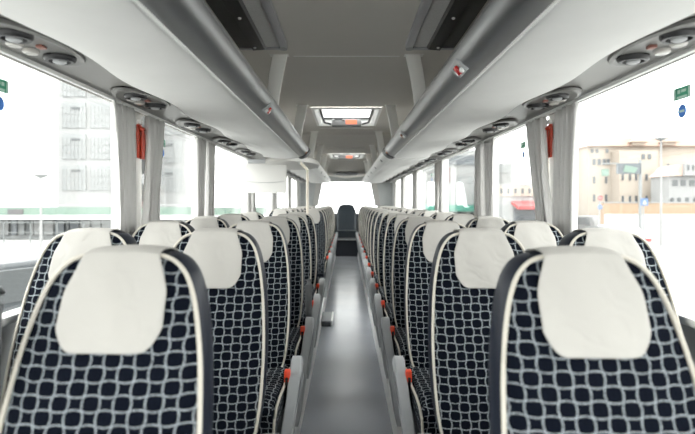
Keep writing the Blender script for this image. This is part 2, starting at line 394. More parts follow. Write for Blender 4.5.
# ------------------------------------------------------------------ roof light and vent panels near the front
for s in (-1, 1):
    t = thing('roof_vent_panel', 'long black and silver roof panel on the %s, nearest ceiling fixture' % SIDE[s], 'ceiling panel', (s*.46, 1.4, E+.878), 'ceiling panels beside the front racks')
    L0, L1 = -2.6, 1.69
    def P(x): return s*(x-.46)
    # inner silver-grey frame with rounded corner
    poly = [(P(.325), L0), (P(.325), L1-.06), (P(.335), L1-.02), (P(.36), L1), (P(.60), L1), (P(.60), L1-.03), (P(.375), L1-.03), (P(.368), L1-.05), (P(.368), L0)]
    MB().prism(poly, 'z', -.026, .002).build('frame', mat('panel_frame', (.40, .40, .42), .4, .3) if s < 0 else bpy.data.materials['panel_frame'], t, bevel=.004)
    MB().lathe([(0, -.028), (.028, -.026), (.03, -.012), (.03, 0), (0, 0)], 16, Matrix.Translation((P(.352), L1-.025, 0)), .8, 1.3).build('corner_cap', ALU, t, smooth=True)
    MB().box(P(.368), P(.445), L0, L1-.03, -.016, .002).build('speaker_mesh', None or bpy.data.materials.get('mesh_silver') or mat('mesh_silver', (.62, .61, .60), .5, .2, .2, 160), t)
    MB().prism([(P(.445), -.016), (P(.455), -.03), (P(.52), -.036), (P(.53), -.02), (P(.53), .002), (P(.445), .002)], 'y', L0, L1-.03).build('black_band', BLACK, t, smooth=False)
    MB().box(P(.53), P(.60), L0, L1-.03, -.02, .002).build('outer_band', bpy.data.materials.get('smoke_band') or mat('smoke_band', (.06, .062, .06), .45), t)
    for y in (2.12, 2.52, 3.0):
        MB().lathe([(0, 0), (.008, 0), (.008, -.005), (.004, -.008), (0, -.008)], 12, Matrix.Translation((P(.49 if y < 2.9 else .50), y-1.4, -.034))).build('spot_lamp', WHITEP, t, smooth=True)

# ------------------------------------------------------------------ roof hatches
for i, (a, b) in enumerate(HATCH):
    cy = (a+b)/2; hl = (b-a)/2
    t = thing('roof_hatch', ['white framed glass roof hatch with orange label, nearer one', 'white framed glass roof hatch towards the rear, farther one'][i], 'roof hatch', (0, cy, E+.88), 'glazed roof hatches')
    def rect(x, y, z): return [(-x, -y, z), (x, -y, z), (x, y, z), (-x, y, z)]
    r = MB()
    rr = [rect(HX+.012, hl+.012, -.004), rect(HX+.006, hl+.006, -.016), rect(HX-.02, hl-.02, -.018), rect(HX-.045, hl-.035, .01), rect(HX-.05, hl-.04, .075), rect(HX+.012, hl+.012, .075)]
    r.loft(rr, True, False)
    r.build('frame', WHITEP, t)
    g = MB(); x, y = HX-.05, hl-.04
    for q in ((-x, -x+.022, -y, y), (x-.022, x, -y, y), (-x, x, -y, -y+.022), (-x, x, y-.022, y)): g.box(*q, .055, .074)
    g.build('gasket', BLACK, t)
    MB().box(-x, x, -y, y, .076, .080).build('pane', GLASS, t)
    for s in (-1, 1): MB().tube([(s*(x-.015), -y*.8, .05), (s*(x-.015), y*.3, .035), (s*(x-.03), y*.75, .0), (s*(x-.10), y*.85, -.012)], .011, 8).build('hinge_arm', BLACK, t, smooth=True)
    h = MB().box(-.165, .165, y-.13, y+.01, -.036, .04).build('handle_housing', mat('hatch_grey', (.16, .16, .16), .5) if i == 0 else bpy.data.materials['hatch_grey'], t, bevel=.012)
    MB().box(-.01, .115, y-.134, y-.13, -.02, .028).build('warning_label', mat('label_orange', (.62, .13, .06), .5) if i == 0 else bpy.data.materials['label_orange'], h)
    MB().tube([(-.14, y-.14, .02), (-.13, y-.19, .022), (-.05, y-.19, .022), (-.03, y-.14, .02)], .009, 8).build('handle', BLACK, h, smooth=True)
# rear roof vent
t = thing('roof_grille', 'dark oval air grille in the rear ceiling', 'vent', (0, 12.5, E+.645)); t.rotation_euler = (math.radians(-8.5), 0, 0)
MB().lathe([(0, .0), (.16, .0), (.17, -.012), (.15, -.018), (.14, -.008), (0, -.008)], 28, None, 1.75, 1.0).build('rim', GREYP, t, smooth=True)
g = MB()
for k in range(-4, 5): g.box(-.24*math.sqrt(1-(k/5.2)**2), .24*math.sqrt(1-(k/5.2)**2), k*.028-.008, k*.028+.008, -.02, -.006)
g.build('slats', BLACK, t)

# ------------------------------------------------------------------ seats
ZT = E-0.109                                    # top of the backrests above the aisle floor
HALF = [(x*.95, z) for x, z in [(0, 0), (.045, .001), (.085, .006), (.114, .017), (.139, .042), (.157, .08), (.171, .13), (.184, .20), (.192, .28), (.197, .36), (.198, .45), (.193, .55), (.18, .63), (.15, .672), (.08, .688), (0, .69)]]
def outline(sc=1.0):
    h = interp([(x, -z, 0) for x, z in HALF], 3)
    R_ = [(p.x*sc, p.y) for p in h]; L_ = [(-x, z) for x, z in R_[-2:0:-1]]
    return R_+L_
LEAN = .36
def lean(x, y, dz): return (x, y+dz*LEAN, ZT+dz)
def outer(o, off):
    n = len(o); out = []
    for i in range(n):
        a, b = Vector(o[i-1]), Vector(o[(i+1) % n]); t = (b-a).normalized(); nrm = Vector((-t.y, t.x))
        if nrm.dot(Vector((o[i][0], o[i][1]+.34))) < 0: nrm = -nrm
        out.append((o[i][0]+nrm.x*off, o[i][1]+nrm.y*off))
    return out
BULGE = .024
OUT = outline()
def rad_of(x, z):
    ang = math.atan2(z+.34, x); best = None; n = len(OUT)
    for i in range(n):
        (x1, z1), (x2, z2) = OUT[i], OUT[(i+1) % n]
        z1 += .34; z2 += .34
        d = (x2-x1)*math.sin(ang)-(z2-z1)*math.cos(ang)
        if abs(d) < 1e-9: continue
        u = (z1*math.cos(ang)-x1*math.sin(ang))/d
        if -1e-6 <= u <= 1+1e-6:
            r = (x1+(x2-x1)*u)*math.cos(ang)+(z1+(z2-z1)*u)*math.sin(ang)
            if r > 0: best = r; break
    return math.hypot(x, z+.34)/best if best else 1
def front_y(r): return -BULGE*(1-min(1, r)**5)
def make_backrest(parent, m, with_cover=True, pleats=False):
    rings = []
    for r in (0.02, .2, .4, .6, .75, .86, .94, 1.0):
        rings.append([lean(x*r, front_y(r)-(.004*math.cos(x*r/.012) if pleats and r < .97 else 0), -.34+(z+.34)*r) for x, z in OUT])
    body = MB().loft(rings, True, False); body.add(rings[0], [tuple(range(len(OUT)-1, -1, -1))])
    b = body.build('backrest', m, parent, smooth=True, uv=True)
    sh = MB().loft([[lean(x, y, z) for x, z in outer(OUT, off)] for off, y in ((0, .0), (.003, .010), (.006, .028), (.007, .055), (.006, .085), (.001, .11), (-.02, .125), (-.08, .130))])
    sh.build('back_shell', SHELL, parent, smooth=True)
    pp = MB().tube([lean(x, -.003, z) for x, z in outer(OUT, .003)], .0049, 6, True); 
    if not pleats: pp.build('piping', PIPE, parent, smooth=True)
    if with_cover:
        cols, rows_ = 16, []
        top = lambda x: max(z for (xx, z) in OUT if abs(xx-x) < .02)
        def ztop(x):
            h = interp([(a, -c, 0) for a, c in HALF[:8]], 6); ax = abs(x)
            for p, q in zip(h, h[1:]):
                if p.x <= ax <= q.x: return p.y+(q.y-p.y)*(ax-p.x)/max(1e-6, q.x-p.x)
            return 0
        LEN = .183
        vs = []; nr = 0
        tt = [0, .03, .07, .12, .2, .3, .42, .55, .68, .8, .9, 1.0]
        for q in tt:                       # from the lower hem up to the seat top
            row = []
            for c in range(cols+1):
                u = -1+2*c/cols
                au = abs(u)
                corner = .045*(max(0, (au-.62)/.38)**2.4)
                zlow = -LEN+corner*1.0
                hwid = .078+.026*min(1, (1-q)*2.2)
                if q < .3: hwid *= 1-.0*q
                x = u*hwid
                zt = ztop(x)+.006
                z = zlow+(zt-zlow)*q
                y = front_y(rad_of(x, min(z, zt-.006)))-.006-.002*math.sin(u*5+q*4)
                if q > .75: y = min(y, -.0135)
                row.append(lean(x, y, z))
            vs += row; nr += 1
        for y, dz in ((.0, .006), (.02, .009), (.055, .009), (.09, .004), (.122, .0), (.138, -.03), (.142, -.08), (.142, -.13)):
            row = []
            for c in range(cols+1):
                u = -1+2*c/cols; x = u*.078; row.append(lean(x, y+dz*0, min(ztop(x), 0)+dz+.004 if dz >= 0 else ztop(x)+dz))
            vs += row; nr += 1
        w = cols+1
        fs = [(r*w+c, r*w+c+1, (r+1)*w+c+1, (r+1)*w+c) for r in range(nr-1) for c in range(cols)]
        o = MB().add(vs, fs).build('headrest_cover', COVER, parent, smooth=True)
        md = o.modifiers.new('thickness', 'SOLIDIFY'); md.thickness = .003; md.offset = 1
        sb = o.modifiers.new('soft', 'SUBSURF'); sb.levels = 1; sb.render_levels = 1
    return b
CZ = E-.74                                      # top of the cushions
def make_seat(kind, side=1):
    """kind: aisle seats carry the grey side panel, buckle and belt on the aisle side (-side direction is the aisle)"""
    t = thing('coach_seat', 'x', 'seat', (0, 0, 0), 'patterned coach seats')
    make_backrest(t, FAB)
    # cushion
    ry = lambda y: y
    c = MB()
    sec = [(-.72, -.10, .185), (-.735, -.06, .195), (-.735, -.03, .198), (-.71, -.004, .20), (-.62, .006, .202), (-.45, -.004, .204), (-.25, -.012, .204), (-.19, -.012, .20)]
    rings = []
    for y, z, w in sec:
        bz = CZ-.145
        zt = CZ+z
        rings.append([(-w+.02, y, bz), (-w, y, bz+.03), (-w, y, max(zt-.035, bz+.035)), (-w+.01, y, max(zt-.01, bz+.04)), (-w+.04, y, max(zt, bz+.045)), (0, y, max(zt, bz+.045)-.006),
                      (w-.04, y, max(zt, bz+.045)), (w-.01, y, max(zt-.01, bz+.04)), (w, y, max(zt-.035, bz+.035)), (w, y, bz+.03), (w-.02, y, bz)])
    c.loft(rings).build('seat_cushion', FAB, t, smooth=True, uv=True)
    for sx in (-1, 1):
        MB().tube([(sx*.201, -.20, CZ-.03), (sx*.207, -.45, CZ-.022), (sx*.206, -.62, CZ-.014), (sx*.203, -.70, CZ-.026), (sx*.200, -.735, CZ-.055), (sx*.195, -.735, CZ-.13)], .0055, 6).build('cushion_piping', PIPE, t, smooth=True)
    MB().box(-.18, .18, -.66, -.22, CZ-.20, CZ-.146).build('seat_pan', SHELL, t, bevel=.01)
    MB().prism([(-.58, PLAT+.002), (-.28, PLAT+.002), (-.33, CZ-.2), (-.53, CZ-.2)], 'x', -.06, .06).build('pedestal', DGREY, t, bevel=.008)
    if kind == 'aisle':
        a = -side
        # grey side panel on the aisle side, leaning outwards towards its foot
        poly = [(-.60, E-1.205), (-.565, E-1.0), (-.53, E-.84), (-.49, E-.72), (-.45, E-.672), (-.40, E-.658), (-.35, E-.68), (-.335, E-.75), (-.36, E-.95), (-.40, E-1.205)]
        pts = interp([(p[0], p[1], 0) for p in poly], 4)
        mid = [Vector((0, p.x, p.y)) for p in pts]; cc = sum(mid, Vector())/len(mid)
        def ringp(xo, sc): return [(a*(xo-.13*max(0, (E-.70)-p.y)), cc.y+(p.x-cc.y)*sc, cc.z+(p.y-cc.z)*sc) for p in pts]
        pnl = MB().loft([ringp(.230, .94), ringp(.234, 1.0), ringp(.270, 1.0), ringp(.276, .94)]).build('side_panel', GREYP, t, smooth=True)
        MB().loft([ringp(.275, .66), ringp(.2785, .62)]).build('panel_inlay', mat('inlay_grey', (.22, .23, .24), .5) if 'inlay_grey' not in bpy.data.materials else bpy.data.materials['inlay_grey'], pnl, smooth=True)
        bk = MB().box(a*.220-.013, a*.220+.013, -.49, -.455, E-.742, E-.695).build('seatbelt_buckle', ORANGE, t, bevel=.004)
        MB().tube([(a*.218, -.495, E-.725), (a*.215, -.46, E-.77), (a*.213, -.40, E-.82)], .007, 6).build('buckle_stalk', BLACK, bk, smooth=True)
    return t
def armrest(parent, x, y, z0, z1):
    o = MB().tube([(x, y+.02, z0), (x, y, z0+.03), (x, y-.012, (z0+z1)/2), (x, y-.004, z1-.03), (x, y+.012, z1-.006), (x, y+.02, z1)], [.014, .018, .020, .022, .018, .006], 12).build('armrest', bpy.data.materials.get('armrest_grey') or mat('armrest_grey', (.15, .155, .16), .4), parent, smooth=True)
    MB().tube([(x, y-.0, z0+.04), (x, y+.09, z0-.02)], .014, 8).build('armrest_pivot', GREYP, o, smooth=True)
    return o
ROWS = [1.15+.8*k for k in range(15)]
protoA = {}
SX = {('aisle'): .464, ('window'): .912}
protoW = None
for s in (-1, 1):
    for kind in ('aisle', 'window'):
        src = None
        for k, y in enumerate(ROWS):
            if s < 0 and k in (6, 7): continue
            if kind == 'window' and protoW is not None: t = copy_tree(protoW)
            elif src is None:
                t = make_seat(kind, s); src = t
                if kind == 'window': protoW = t
            else: t = copy_tree(src)
            t.location = (s*SX[kind]+(.012 if s > 0 else 0), y-((.03 if kind == 'aisle' else .06) if (s > 0 or kind == 'window') and k == 0 else 0), 0); t.rotation_euler = (0, 0, 0)
            t['label'] = 'navy grid patterned seat with white headrest cover, %s row, %s %s' % (ORD[k], SIDE[s], kind)
            t['_k'] = k; t['_s'] = s; t['_kind'] = kind
for o in [o for o in C.objects if o.get('_k') is not None]:
    k, s, kind = o['_k'], o['_s'], o['_kind']
    for q in ('_k', '_s', '_kind'): del o[q]
    if s == -1 and kind == 'aisle' and k == 3: armrest(o, .236, -.22, E-.72, E-.47)
    if s == -1 and kind == 'aisle' and k == 0: armrest(o, -.215, -.10, E-.56, E-.165)
# rear bench on its step
struct(MB().box(-WX, WX, 13.15, Y1, -.05, .40).build('floor_rear_step', mat('dark_step', (.02, .025, .035), .5)))
struct(MB().box(-.42, .42, 13.11, 13.19, .385, .415).build('trim_12', GREYP, bevel=.006))
t = thing('rear_seat', 'plain dark navy middle seat facing down the aisle, on the rear bench', 'seat', (0, 13.98, .045))
make_backrest(t, LEATH, False, True)
t.scale = (1.3, 1, 1)
MB().loft([[(x, y, z) for x, z in ((-.2, CZ-.16), (-.2, CZ-.02), (-.17, CZ), (.17, CZ), (.2, CZ-.02), (.2, CZ-.16))] for y in (-.72, -.5, -.2)]).build('seat_cushion', LEATH, t, smooth=True)
for s in (-1, 1):
    for kind in ('aisle', 'window'):
        t = copy_tree(protoW); t.location = (s*(.49 if kind == 'aisle' else .925), 14.02, 0)
        t['label'] = 'navy patterned rear bench seat beside rear window, %s %s place' % (SIDE[s], 'inner' if kind == 'aisle' else 'outer')
        for c in [c for c in C.objects if c.parent is t and c.name.startswith('pedestal')]: bpy.data.objects.remove(c)

# ------------------------------------------------------------------ curtains
def curtain(s, ya, yb, label, spread=0.0, zb=None, ph=0):
    """ya..yb at the rail; spread moves the hem along y"""
    zt = E+.488; zb = zb or E-.40
    cols, rws = 56, 18; vs = []
    nf = max(3, int((yb-ya)/.06))
    rnd = random.Random(int(ya*1000)+s*7); am = [rnd.uniform(.7, 1.3) for _ in range(nf+3)]; po = [rnd.uniform(-.5, .5) for _ in range(nf+3)]
    xb = s*(WX-.056)
    cy = (ya+yb)/2
    for r in range(rws+1):
        q = r/rws; z = zt+(zb-zt)*q
        squeeze = 1-.14*math.sin(PI*min(1, q*1.1))
        for c in range(cols+1):
            u = c/cols
            fi = u*nf; a = am[int(fi)]*(1-(fi % 1))+am[int(fi)+1]*(fi % 1); p = po[int(fi)]*(1-(fi % 1))+po[int(fi)+1]*(fi % 1)
            w = math.sin(2*PI*fi+p*(1+q)+.5*math.sin(3*q+ph))
            x = xb-s*.027*a*(w*.8+.25*math.sin(5.1*PI*fi+ph+2*q))*(.75+.25*q)
            y = cy+(ya-cy+(yb-ya)*u)*squeeze+.012*a*math.cos(2*PI*fi*1+p)+spread*q**1.3
            vs.append((x, y-cy, z-zt))
    w_ = cols+1
    fs = [(r*w_+c, r*w_+c+1, (r+1)*w_+c+1, (r+1)*w_+c) for r in range(rws) for c in range(cols)]
    o = MB().add(vs, fs).build('curtain', CURT, None, smooth=False, loc=(0, cy, zt))
    o.data.shade_smooth()
    md = o.modifiers.new('thickness', 'SOLIDIFY'); md.thickness = .003
    return tag(o, label, 'curtain', 'pale grey window curtains')
for s in (-1, 1):
    for i, p in enumerate(PIL[s][1:]):
        gap = .02; g2 = .13 if i == 0 else .02
        w = .29 if i == 0 else (.28 if i == 1 else .24)
        spr = {(-1, 0): (.03, -.10), (1, 0): (.04, -.22), (-1, 1): (-.06, -.12)}.get((s, i), (.0, -.0))
        curtain(s, p-gap-w-.02, p-gap-.02, 'pale grey curtain on the %s, near half of the %s pair' % (SIDE[s], ORD[i]), spr[0], ph=i)
        curtain(s, p+g2, p+g2+w, 'pale grey curtain on the %s, far half of the %s pair' % (SIDE[s], ORD[i]), spr[1], ph=i+2)
# rear window curtains
for s in (-1, 1):
    MB_ = MB(); vs = []; cols, rws = 24, 12
    for r in range(rws+1):
        q = r/rws
        for c in range(cols+1):
            u = c/cols
            vs.append((s*(.62+.10*q*1.2+u*(.17-.03*q)), .018*math.sin(u*2*PI*4+q), -q*.62))
    w_ = cols+1
    o = MB().add(vs, [(r*w_+c, r*w_+c+1, (r+1)*w_+c+1, (r+1)*w_+c) for r in range(rws) for c in range(cols)]).build('curtain', CURT, None, loc=(0, Y1-.06, E+.52))
    o.data.shade_smooth(); o.modifiers.new('thickness', 'SOLIDIFY').thickness = .003
    tag(o, 'grey curtain at the %s edge of the rear window' % SIDE[s], 'curtain', 'rear window curtains')
# emergency hammers
def hammer(s, y, z, label):
    t = thing('emergency_hammer', label, 'emergency hammer', (s*(WX-.006), y, z), 'red emergency hammers')
    MB().prism([(-.03, .09), (.03, .09), (.034, .02), (.022, -.03), (.020, -.10), (-.020, -.10), (-.022, -.03), (-.034, .02)], 'x', -s*.004, -s*.018).build('holder', RED, t, bevel=.004)
    MB().tube([(-s*.03, 0, -.105), (-s*.032, 0, -.02), (-s*.03, 0, .06)], [.012, .013, .010], 10).build('handle', RED, t, smooth=True)
    MB().tube([(-s*.03, -.042, .065), (-s*.03, -.03, .065), (-s*.03, .03, .065), (-s*.03, .042, .065)], [.003, .012, .012, .003], 10).build('hammer_head', RED, t, smooth=True)
    MB().box(-s*.004, -s*.024, -.02, .02, .092, .118).build('hanger_clip', WHITEP, t, bevel=.003)
hammer(-1, 3.10, E+.345, 'red emergency hammer on left pillar between the nearest curtain pair')
hammer(1, 3.16, E+.355, 'red emergency hammer on right pillar between the nearest curtain pair')
hammer(1, 6.70, E+.34, 'red emergency hammer on right, by the third curtain pair')
# stickers on the window glass
GS = mat('green_sticker', (.03, .28, .16), .5); BS = mat('blue_sticker', (.05, .20, .62), .5); PS = mat('pale_print', (.45, .62, .54), .5)
def sticker(s, y, z, where):
    x = s*(WX+.0135)
    t = thing('window_sticker', 'green exit sticker with pale pictogram on the %s' % where, 'sticker', (x, y, z), 'green window stickers')
    MB().box(0, s*.001, -.05, .05, -.022, .022).build('backing', GS, t)
    m = MB()
    m.box(-s*.0006, 0, -.024, .004, .002, .012).box(-s*.0006, 0, .010, .026, .0, .013).box(-s*.0006, 0, -.05, -.036, -.022, .022).box(-s*.0006, 0, .038, .05, -.022, .022).box(-s*.0006, 0, -.03, .03, -.018, -.010)
    m.build('pictogram', PS, t)
    t = thing('window_sticker', 'round blue sticker below the green one on the %s' % where, 'sticker', (x, y, z-.065), 'round blue window stickers')
    MB().lathe([(0, 0), (.024, 0), (.024, .001), (0, .001)], 24, Matrix.Rotation(-s*PI/2, 4, 'Y') if s < 0 else Matrix.Rotation(PI/2, 4, 'Y')).build('disc', BS, t)
    MB().box(-s*.0006, s*.0012, -.014, .014, -.004, .004).build('white_bar', PS, t)
sticker(1, 1.965, E+.39, 'nearest right window')
sticker(-1, 1.90, E+.405, 'nearest left window')
sticker(-1, 3.59, E+.385, 'second left window')
sticker(1, 3.73, E+.385, 'second right window')
sticker(1, 7.75, E+.38, 'fourth right window')

# ------------------------------------------------------------------ folded monitor, door bulge, handrail
t = thing('ceiling_monitor', 'white screen housing hanging at the gap in the left racks', 'monitor', (-.905, 6.15, E+.43))
mo = MB().loft([[(x*w, y, z) for x, z in ((-.235, -.305), (-.22, -.33), (.22, -.33), (.235, -.305), (.235, -.02), (.225, 0), (-.225, 0), (-.235, -.02))] for y, w in ((-.018, .97), (-.010, 1), (.025, 1), (.04, .9))])
mo.build('housing', mat('screen_housing', (.58, .57, .55), .5), t, smooth=True)
MB().tube([(-.21, -.02, -.20), (-.1, -.021, -.212), (0, -.021, -.215), (.1, -.021, -.212), (.21, -.02, -.20)], .003, 6).build('seam', GREYP, t)
MB().box(-.2, .2, -.01, .05, 0, .05).build('mounting_bar', GREYP, t, bevel=.01)
t = thing('door_canopy', 'rounded grey housing above the stairwell, between the left racks', 'housing', (-.66, 6.6, E+.44))
MB().lathe([(0, -.03), (.20, -.028), (.30, -.018), (.335, 0), (.33, .03), (.30, .06), (0, .06)], 40, None, 1.0, 2.1).build('housing_shell', mat('bulge_grey', (.50, .49, .47), .5), t, smooth=True)
t = thing('grab_pole', 'cream vertical handrail with bent top by the left stairwell', 'handrail', (-.40, 5.62, PLAT))
MB().tube(interp([(0, 0, .03), (0, 0, .6), (0, 0, 1.2), (0, 0, E+.28-PLAT), (-.004, .02, E+.33-PLAT), (-.05, .06, E+.38-PLAT), (-.075, .14, E+.408-PLAT)], 5), .0135, 12).build('pole', CREAM, t, smooth=True)
MB().lathe([(0, 0), (.035, 0), (.035, .01), (.02, .02), (.016, .04), (0, .04)], 20).build('floor_flange', GREYP, t, smooth=True)
MB().lathe([(0, 0), (.03, 0), (.03, .012), (0, .014)], 16, Matrix.Translation((-.078, .15, E+.40-PLAT))).build('top_flange', GREYP, t, smooth=True)
t = thing('step_box', 'low grey step box on the floor at the left aisle edge', 'step', (-.225, 6.0, 0))
MB().box(-.05, .06, -.27, .2, .002, .05).build('body', DGREY, t, bevel=.006)
MB().box(-.05, .062, -.275, .205, .05, .062).build('top_plate', bpy.data.materials['inlay_grey'], t, bevel=.004)
MB().box(.063, .082, -.275, .205, .004, .064).build('pale_edge', bpy.data.materials['pale_edge_trim'], t, bevel=.003)
# stairwell partition
# ------------------------------------------------------------------ outside
GZ = E-2.72
struct(MB().box(-150, 150, -60, 200, GZ-.1, GZ).build('ground', mat('pale_asphalt', (.34, .34, .335), .9, 0, .06, .6)), 'pale pavement outside the coach', 'ground')
WHB = mat('pale_render', (0.22, 0.222, 0.222), .8); STONE = mat('beige_stone', (0.31, 0.27, 0.23), .85, 0, .06, 1.5); GREYB = mat('grey_cladding', (0.18, 0.188, 0.19), .6)
WIND = mat('dim_window_glass', (0.07, 0.08, 0.09), .2); TILE = mat('pink_roof_tile', (0.40, 0.29, 0.24), .8); TEAL = mat('pale_green_fascia', (0.12, 0.175, 0.145), .6)
REDA = mat('red_awning', (0.340, 0.060, 0.060), .7); DARKO = mat('dark_exterior', (0.068, 0.073, 0.076), .5); BROWN = mat('sandstone_wall', (0.25, 0.18, 0.125), .9, 0, .1, 2)
def px(x, D): return (x-346.5)/550*D
def pz(y, D): return E+(202-y)/550*D
def windows(t, m, D, xs, ys_, w, h, name='window', dy=-.05):
    for yy in ys_:
        for xx in xs:
            MB().box(px(xx-w/2, D)-t.location.x, px(xx+w/2, D)-t.location.x, dy, .1, pz(yy+h/2, D)-t.location.z, pz(yy-h/2, D)-t.location.z).build(name, m, t)
def frange(a, b, st):
    o = []
    while a < b: o.append(a); a += st
    return o
# left: white glazed towers
def tower(D, xa, xb, ztop, label, fins):
    t = thing('office_tower', label, 'building', ((px(xa, D)+px(xb, D))/2, D, GZ), 'pale office towers on the left')
    cx = t.location.x
    MB().box(px(xa, D)-cx, px(xb, D)-cx, 0, 12, 0, ztop-GZ).build('wall', WHB, t)
    z = 4.0
    while z < ztop-GZ-2:
        for a, b in fins:
            MB().box(px(a, D)-cx, px(b, D)-cx, -.12, .1, z, z+2.7).build('window_band', GREYB, t)
            m = MB(); n = 6
            for k in range(n+1):
                xx = px(a, D)-cx+(px(b, D)-px(a, D))*k/n; m.box(xx-.04, xx+.04, -.17, .05, z, z+2.3)
            m.box(px(a, D)-cx, px(b, D)-cx, -.17, .05, z+.7, z+.78); m.box(px(a, D)-cx, px(b, D)-cx, -.17, .05, z+1.5, z+1.58)
            m.build('mullions', WHB, t)
        MB().box(px(fins[0][0], D)-cx+1.0, px(fins[0][0], D)-cx+1.9, -.2, .1, z+2.0, z+2.25).build('louvre', DARKO, t)
        z += 3.4
tower(60, 58, 118, 34, 'white tower with gridded glass bands, nearest the left curtains', [(63, 86), (91, 113)])
tower(66, 152, 186, 30, 'pale grey tower with gridded glazing, seen between left curtain pairs', [(157, 183)])
D = 75
t = thing('office_block', 'plain white block at the far left', 'building', (px(10, D), D, GZ))
MB().box(px(-150, D)-t.location.x, px(50, D)-t.location.x, 0, 12, 0, 38).build('wall', mat('bright_render', (.6, .6, .6), .8), t)
MB().box(px(-6, D)-t.location.x, px(-2, D)-t.location.x, -.1, .1, 6, 9).build('window', GREYB, t)
# left: low station building with pale green fascia
D = 40
t = thing('station_pavilion', 'long low station building with pale green fascia, outside left windows', 'building', (px(90, D), D, GZ))
cx = t.location.x; H = lambda y: pz(y, D)-GZ
MB().box(px(-60, D)-cx, px(300, D)-cx, -1.2, 4, H(205.5), H(205)).build('roof', WHB, t)
MB().box(px(-60, D)-cx, px(300, D)-cx, -1.2, -1.0, H(214.5), H(207)).build('fascia', TEAL, t)
MB().box(px(-60, D)-cx, px(300, D)-cx, -1.3, 4, H(219), H(214.7)).build('canopy', mat('white_canopy', (.5, .5, .5), .6), t)
MB().box(px(18, D)-cx, px(33, D)-cx, -1.26, -1.18, H(214), H(209)).build('louvre', mat('louvre_grey', (.07, .07, .075), .5), t)
MB().box(px(-60, D)-cx, px(300, D)-cx, .6, 4, 0, H(219)).build('wall', GREYB, t)
rnd = random.Random(3)
x = -55
while x < 295:
    w = rnd.choice((3, 5, 7, 9)); m = rnd.choice((DARKO, WIND, WHB, WHB, GREYB))
    MB().box(px(x, D)-cx, px(x+w, D)-cx, .4, .62, .3, H(220.5)).build('window_pane', m, t); x += w+rnd.choice((1, 2, 3))
rl = thing('railing', 'thin grey railing before the station building', 'railing', (px(90, D), D-4, GZ))
m = MB(); m.box(px(-60, D)-cx, px(300, D)-cx, -.03, .03, 1.35, 1.42).box(px(-60, D)-cx, px(300, D)-cx, -.03, .03, .7, .75)
m.build('rails', mat('rail_grey', (.13, .14, .14), .5), rl)
xx = -58
while xx < 300:
    MB().box(px(xx, D)-cx-.03, px(xx, D)-cx+.03, -.03, .03, 0, 1.42).build('post', bpy.data.materials['rail_grey'], rl); xx += 24
# lamp post left
def lamp_post(x, D, ytop, label):
    t = thing('street_lamp', label, 'street lamp', (px(x, D), D, GZ)); h = pz(ytop, D)-GZ
    MB().tube([(0, 0, 0), (0, 0, h*.5), (0, 0, h)], [.09, .06, .05], 8).build('post', mat('lamp_grey', (.2, .2, .2), .5) if 'lamp_grey' not in bpy.data.materials else bpy.data.materials['lamp_grey'], t)
    MB().lathe([(0, 0), (.1, 0), (.38, .14), (.4, .18), (0, .2)], 14, Matrix.Translation((0, 0, h-.05))).build('lamp_head', GREYB, t)
lamp_post(41, 30, 177, 'slim street lamp with dish head outside the left window')
# right: beige building
D = 45
t = thing('stone_building', 'beige stone building with dormers, outside the nearest right window', 'building', (px(650, D), D, GZ)); cx = t.location.x; H = lambda y: pz(y, D)-GZ
MB().box(px(588, D)-cx, px(740, D)-cx, 0, 14, 0, H(146)).build('wall', STONE, t)
MB().prism([(px(586, D)-cx, H(146.5)), (px(742, D)-cx, H(146.5)), (px(730, D)-cx, H(138)), (px(600, D)-cx, H(138))], 'y', -.4, 13).build('roof', TILE, t)
MB().box(px(611, D)-cx, px(648, D)-cx, -1.4, .1, 0, H(152)).build('bay', STONE, t)
for x in (634, 664):
    r = MB().prism([(px(x-9, D)-cx, H(143)), (px(x+9, D)-cx, H(143)), (px(x+4, D)-cx, H(138.5)), (px(x-4, D)-cx, H(138.5))], 'y', -1.0, 3).build('dormer_roof', TILE, t)
    MB().box(px(x-6, D)-cx, px(x+6, D)-cx, -.7, 3, H(146), H(143)).build('dormer_wall', STONE, t)
windows(t, WIND, D, [594, 599, 604, 608], [162], 3, 6); windows(t, WIND, D, [592, 597, 607], [151], 2.5, 4)
windows(t, WIND, D, [594, 606], [180, 198], 2.2, 7); windows(t, WIND, D, [614, 621, 627, 637], [178, 199], 2, 6, dy=-1.45)
windows(t, WIND, D, [654, 668], [166], 2.4, 4); windows(t, WIND, D, [653, 667, 680], [176, 196], 2.2, 7); windows(t, WIND, D, [634, 640], [158], 3, 5, dy=-1.45)
D = 40
t = thing('white_house', 'white building with arched windows at the right edge', 'building', (px(690, D), D, GZ)); cx = t.location.x; H = lambda y: pz(y, D)-GZ
MB().box(px(669, D)-cx, px(760, D)-cx, 0, 2.4, 0, H(176)).build('wall', WHB, t)
MB().prism([(px(667, D)-cx, H(176)), (px(762, D)-cx, H(176)), (px(762, D)-cx, H(168)), (px(678, D)-cx, H(165))], 'y', -.3, 2.4).build('roof', TILE, t)
MB().box(px(680, D)-cx, px(690, D)-cx, -.6, 2, H(176), H(164)).build('gable', WHB, t)
windows(t, DARKO, D, [675, 683, 692, 701], [183], 5, 6)
for x in (672, 679, 687, 695):
    m = MB().box(px(x-1.6, D)-cx, px(x+1.6, D)-cx, -.05, .1, H(204), H(199)); m.lathe([(.0, 0), (.12, 0), (.12, .1), (0, .1)], 14, Matrix.Translation((px(x, D)-cx, .04, H(199))) @ Matrix.Rotation(PI/2, 4, 'X'))
    m.build('arched_window', DARKO, t)
windows(t, DARKO, D, [683, 688], [168], 2, 5, dy=-.65)
D = 36
t = thing('stone_wall', 'low brown sandstone wall before the beige building', 'wall', (px(640, D), D, GZ)); cx = t.location.x
MB().box(px(604, D)-cx, px(760, D)-cx, 0, .5, 0, pz(203, D)-GZ).build('masonry', BROWN, t)
